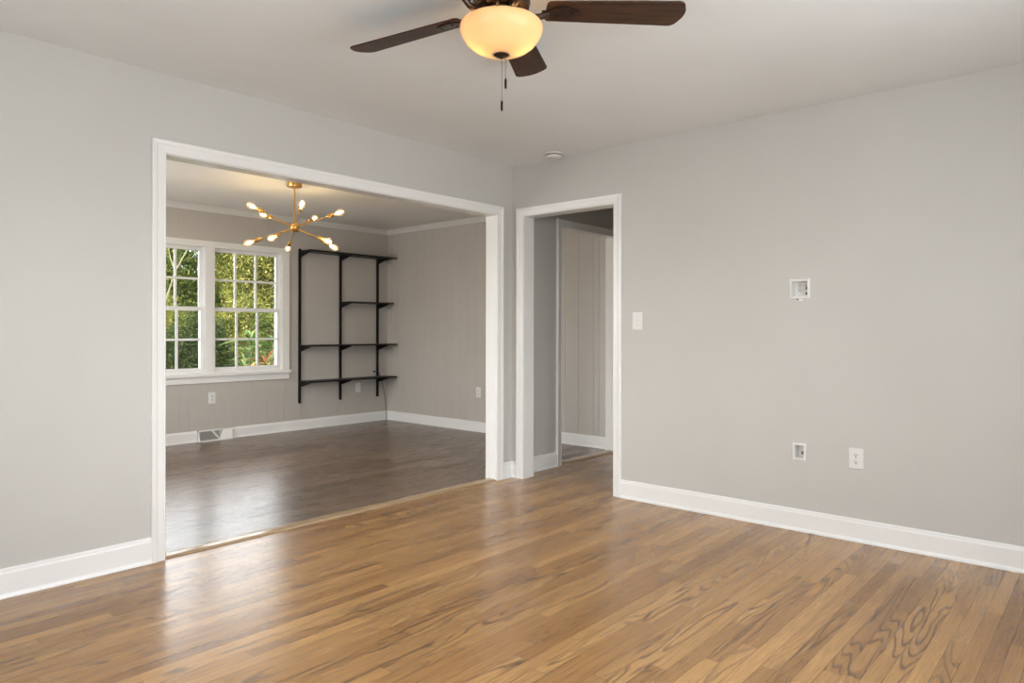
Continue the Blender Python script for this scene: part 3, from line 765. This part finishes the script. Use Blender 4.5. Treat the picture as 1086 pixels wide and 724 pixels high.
# ------------------------------------------------------------------ garden outside
bm = B(); box(bm, (-60, D2 + .14, -.7), (60, 90, -.5)); struct('ground', bm, m_lawn)
def leaf_mass(rng, blobs, n, size, tone_bias=0.):
    """leaf clusters on and in the blobs; each leaf two triangles folded on the midrib"""
    bm = B(); ly = bm.faces.layers.float.new('tonef')
    tones = []
    vols = [b[3] * b[3] for b in blobs]; tot = sum(vols)
    for b, v in zip(blobs, vols):
        bx, by, bz, br = b
        m = max(1, int(n * v / tot / 14))
        for _ in range(m):
            u = rng.uniform(-1, 1); a = rng.uniform(0, 2 * pi); s_ = math.sqrt(1 - u * u)
            rr = br * (rng.uniform(.35, 1.08) ** .5)
            c = Vector((bx + rr * s_ * cos(a), by + rr * s_ * sin(a), bz + rr * u * .9)); ct = min(1, max(0, rng.gauss(.42 + tone_bias, .2)))
            for k in range(14):
                p = c + Vector((rng.gauss(0, 1), rng.gauss(0, 1), rng.gauss(0, .7))) * size * 1.3
                L_ = size * rng.uniform(.7, 1.5); w = L_ * .28
                d = Vector((rng.gauss(0, 1), rng.gauss(0, 1), rng.gauss(-.2, .7))).normalized()
                e = d.cross(Vector((rng.gauss(0, .5), rng.gauss(0, .5), 1))).normalized(); nn = d.cross(e)
                v0 = bm.verts.new(p); v1 = bm.verts.new(p + d * L_ * .5 + e * w + nn * w * .4); v2 = bm.verts.new(p + d * L_); v3 = bm.verts.new(p + d * L_ * .5 - e * w + nn * w * .4)
                tn = min(1, max(0, ct + rng.gauss(0, .14)))
                bm.faces.new((v0, v1, v2)); bm.faces.new((v0, v2, v3)); tones += [tn, tn]
    me = bpy.data.meshes.new('foliage'); bm.to_mesh(me); bm.free()
    at = me.attributes.new('tone', 'FLOAT', 'FACE'); at.data.foreach_set('value', tones)
    return me
def plant_proto(seed, height, rad, nl, size, bias, trunk_r, lean=0.):
    rng = random.Random(seed); blobs = []
    for i in range(11):
        z = height * rng.uniform(.18, .86); k = 1 - abs(z / height - .45) * .8
        a = rng.uniform(0, 2 * pi); q = rad * rng.uniform(.15, .62) * k
        blobs.append((q * cos(a), q * sin(a), z, rad * rng.uniform(.34, .56) * k))
    blobs.append((0, 0, height * .80, rad * .45)); blobs.append((0, 0, height * .4, rad * .7))
    me = leaf_mass(rng, blobs, nl, size, bias)
    bm = B()
    tube(bm, [(0, 0, 0), (.04 * height * .2, .02, height * .3), (-.03, .04, height * .6), (0, 0, height * .82)], [trunk_r, trunk_r * .8, trunk_r * .5, trunk_r * .2], 8)
    for i in range(7):
        b = blobs[i]; z0 = b[2] * .5; tube(bm, [(0, .01, z0), (b[0] * .5, b[1] * .5, z0 + (b[2] - z0) * .6), (b[0], b[1], b[2])], [trunk_r * .45, trunk_r * .3, trunk_r * .12], 6)
    tm = bpy.data.meshes.new('trunk'); bm.to_mesh(tm); bm.free(); tm.materials.append(m_bark)
    for p in tm.polygons: p.use_smooth = True
    return me, tm
def put_plant(name, label, cat, proto, mat, loc, rz, sc, group):
    t = thing(name, label, cat, loc, (0, 0, rz), group); t.scale = sc
    me = proto[0]
    o = bpy.data.objects.new('foliage', me); COL.objects.link(o); o.parent = t
    if not me.materials: me.materials.append(mat)
    elif me.materials[0] != mat:
        o.material_slots[0].link = 'OBJECT'; o.material_slots[0].material = mat
    o2 = bpy.data.objects.new('trunk', proto[1]); COL.objects.link(o2); o2.parent = t
    return t
pA = plant_proto(1, 4.5, 1.75, 52000, .072, 0., .09); pB = plant_proto(2, 4.5, 1.75, 52000, .072, .05, .08); pC = plant_proto(3, 2.3, 1.15, 30000, .045, 0., .05)
def at(px, t, z=-.5):
    d = FWD + RGT * ((px - 543) / 738.55); p = CAM + d * t; return (p.x, p.y, z)
GT = 'trees along the far side of the garden'; GS = 'shrubs in front of the garden trees'
TR = [(-90, 20.5, 1, m_leafA, 1.07, 'green tree far left in the garden, beyond the side of the house'), (10, 20.5, 0, m_leafC, 1.05, 'dark green tree left of the window view, nearer row'),
      (100, 20.5, 1, m_leafA, 1.0, 'green tree just left of the left window'), (190, 20.5, 0, m_leafA, 1.02, 'olive green tree filling the upper panes of the left window'),
      (283, 20.5, 1, m_leafB, 1.0, 'yellow-green tree filling the upper panes of the right window'), (375, 20.5, 0, m_leafC, 1.03, 'dark green tree hidden behind the shelving wall'),
      (475, 20.5, 1, m_leafA, 1.0, 'green tree at the far right of the nearer row'),
      (-40, 25.5, 0, m_leafB, 1.2, 'yellowish tree far left in the back row'), (60, 25.5, 1, m_leafA, 1.16, 'green tree in the back row left of the windows'),
      (145, 25.5, 0, m_leafC, 1.2, 'dark tree in the back row at the left frame of the opening'), (236, 25.5, 1, m_leafB, 1.18, 'bright olive tree in the back row behind the post between the windows'),
      (326, 25.5, 0, m_leafA, 1.2, 'green tree in the back row at the right edge of the windows'), (420, 25.5, 1, m_leafC, 1.18, 'dark tree at the far right of the back row')]
for i, (px, t_, w_, mt, hz, lb) in enumerate(TR):
    put_plant('garden_tree', lb, 'tree', (pA, pB)[w_], mt, at(px, t_), i * 1.3, (.97, .97, hz * 1.05), GT)
SR = [(30, 14.2, m_leafA, 1., 'green shrub far left of the windows, front row'), (118, 14.2, m_leafC, .9, 'dark shrub at the left edge of the window view, front row'),
      (212, 14.2, m_leafC, .88, 'dark green shrub low in the panes either side of the window post'), (306, 14.2, m_leafA, .95, 'green shrub behind the red-leaved plants'),
      (400, 14.2, m_leafC, 1., 'dark shrub right of the windows, front row'),
      (80, 17.4, m_leafC, 1.1, 'dark shrub far left, second row'), (172, 17.4, m_leafB, 1.12, 'olive shrub in the second row behind the left window'),
      (258, 17.4, m_leafB, 1.1, 'yellowish shrub in the second row behind the right window'), (345, 17.4, m_leafA, 1.1, 'green shrub in the second row right of the windows')]
for i, (px, t_, mt, hz, lb) in enumerate(SR):
    put_plant('garden_shrub', lb, 'shrub', pC, mt, at(px, t_), i * 2.1, (1, 1, hz), GS)
# pale leaning bare branch at the left window
p0 = Vector(at(160, 13, -.5)); 
t = thing('bare_sapling', 'pale bare leaning sapling trunk crossing the left window', 'sapling', p0)
def loc_at(px, y, t_):
    d = FWD + RGT * ((px - 543) / 738.55) + Vector((0, 0, 1)) * ((349.68 - y) / 738.55); return CAM + d * t_ - p0
bm = B(); tube(bm, [(0, 0, 0), loc_at(172, 330, 13), loc_at(186, 288, 13), loc_at(200, 262, 13), loc_at(206, 246, 13)], [.020, .018, .013, .010, .006], 8); obj('stem', bm, m_pale, t, True)
bm = B(); tube(bm, [loc_at(186, 288, 13), loc_at(181, 276, 13.2), loc_at(178, 262, 13.3)], [.011, .008, .004], 6); obj('branch', bm, m_pale, t, True)
# strap-leaved plants near the window
def strap_plant(name, label, loc, seed, n, L0, mat, stemh):
    rng = random.Random(seed); t = thing(name, label, 'garden plant', loc)
    bm = B(); tones = []
    for i in range(n):
        a = 2.4 * i + rng.uniform(-.3, .3); el = RAD(rng.uniform(15, 80)); L_ = L0 * rng.uniform(.7, 1.1); w = L_ * rng.uniform(.07, .10)
        base = Vector((0, 0, stemh * rng.uniform(.55, 1.)))
        h = Vector((cos(a), sin(a), 0)); sd_ = Vector((-sin(a), cos(a), 0)); prev = None; tn = rng.random()
        m = 7
        for k in range(m + 1):
            s_ = k / m; p = base + h * (L_ * s_ * cos(el) * (1 + .3 * s_)) + Vector((0, 0, L_ * (s_ * sin(el) - .45 * s_ * s_)))
            ww = w * sin(pi * min(1, .12 + .88 * s_)) + .001; fold = Vector((0, 0, ww * .45))
            cur = (bm.verts.new(p + sd_ * ww + fold), bm.verts.new(p), bm.verts.new(p - sd_ * ww + fold))
            if prev:
                for q in (0, 1): bm.faces.new((prev[q], prev[q + 1], cur[q + 1], cur[q])); tones.append(min(1, max(0, tn + .3 * (s_ - .5))))
            prev = cur
    me = bpy.data.meshes.new('leaves'); bm.to_mesh(me); bm.free(); me.attributes.new('tone', 'FLOAT', 'FACE').data.foreach_set('value', tones); me.materials.append(mat)
    for p in me.polygons: p.use_smooth = True
    o = bpy.data.objects.new('leaves', me); COL.objects.link(o); o.parent = t
    bm = B(); tube(bm, [(0, 0, 0), (.01, .01, stemh * .5), (0, 0, stemh)], [.02, .016, .012], 8); obj('stem', bm, m_bark, t, True)
    return t
strap_plant('strap_leaved_plant', 'pale green spiky-leaved plant rising behind the red ones', at(266, 12.1), 4, 34, .46, m_leafG, 1.50)
strap_plant('strap_leaved_plant', 'red and orange leaved plant in the lower right pane of the right window', at(283, 10.9), 7, 56, .40, m_leafR, 1.16)
strap_plant('strap_leaved_plant', 'green narrow-leaved plant at the right edge of the right window', at(289, 11.9), 9, 34, .46, m_leafG, 1.50)
strap_plant('strap_leaved_plant', 'low green strap-leaved plant in the middle lower pane', at(260, 11.4), 12, 40, .36, m_leafG, 1.14)
strap_plant('strap_leaved_plant', 'small red-leaved plant left of the red and orange one', at(267, 10.5), 13, 16, .28, m_leafR, 1.10)
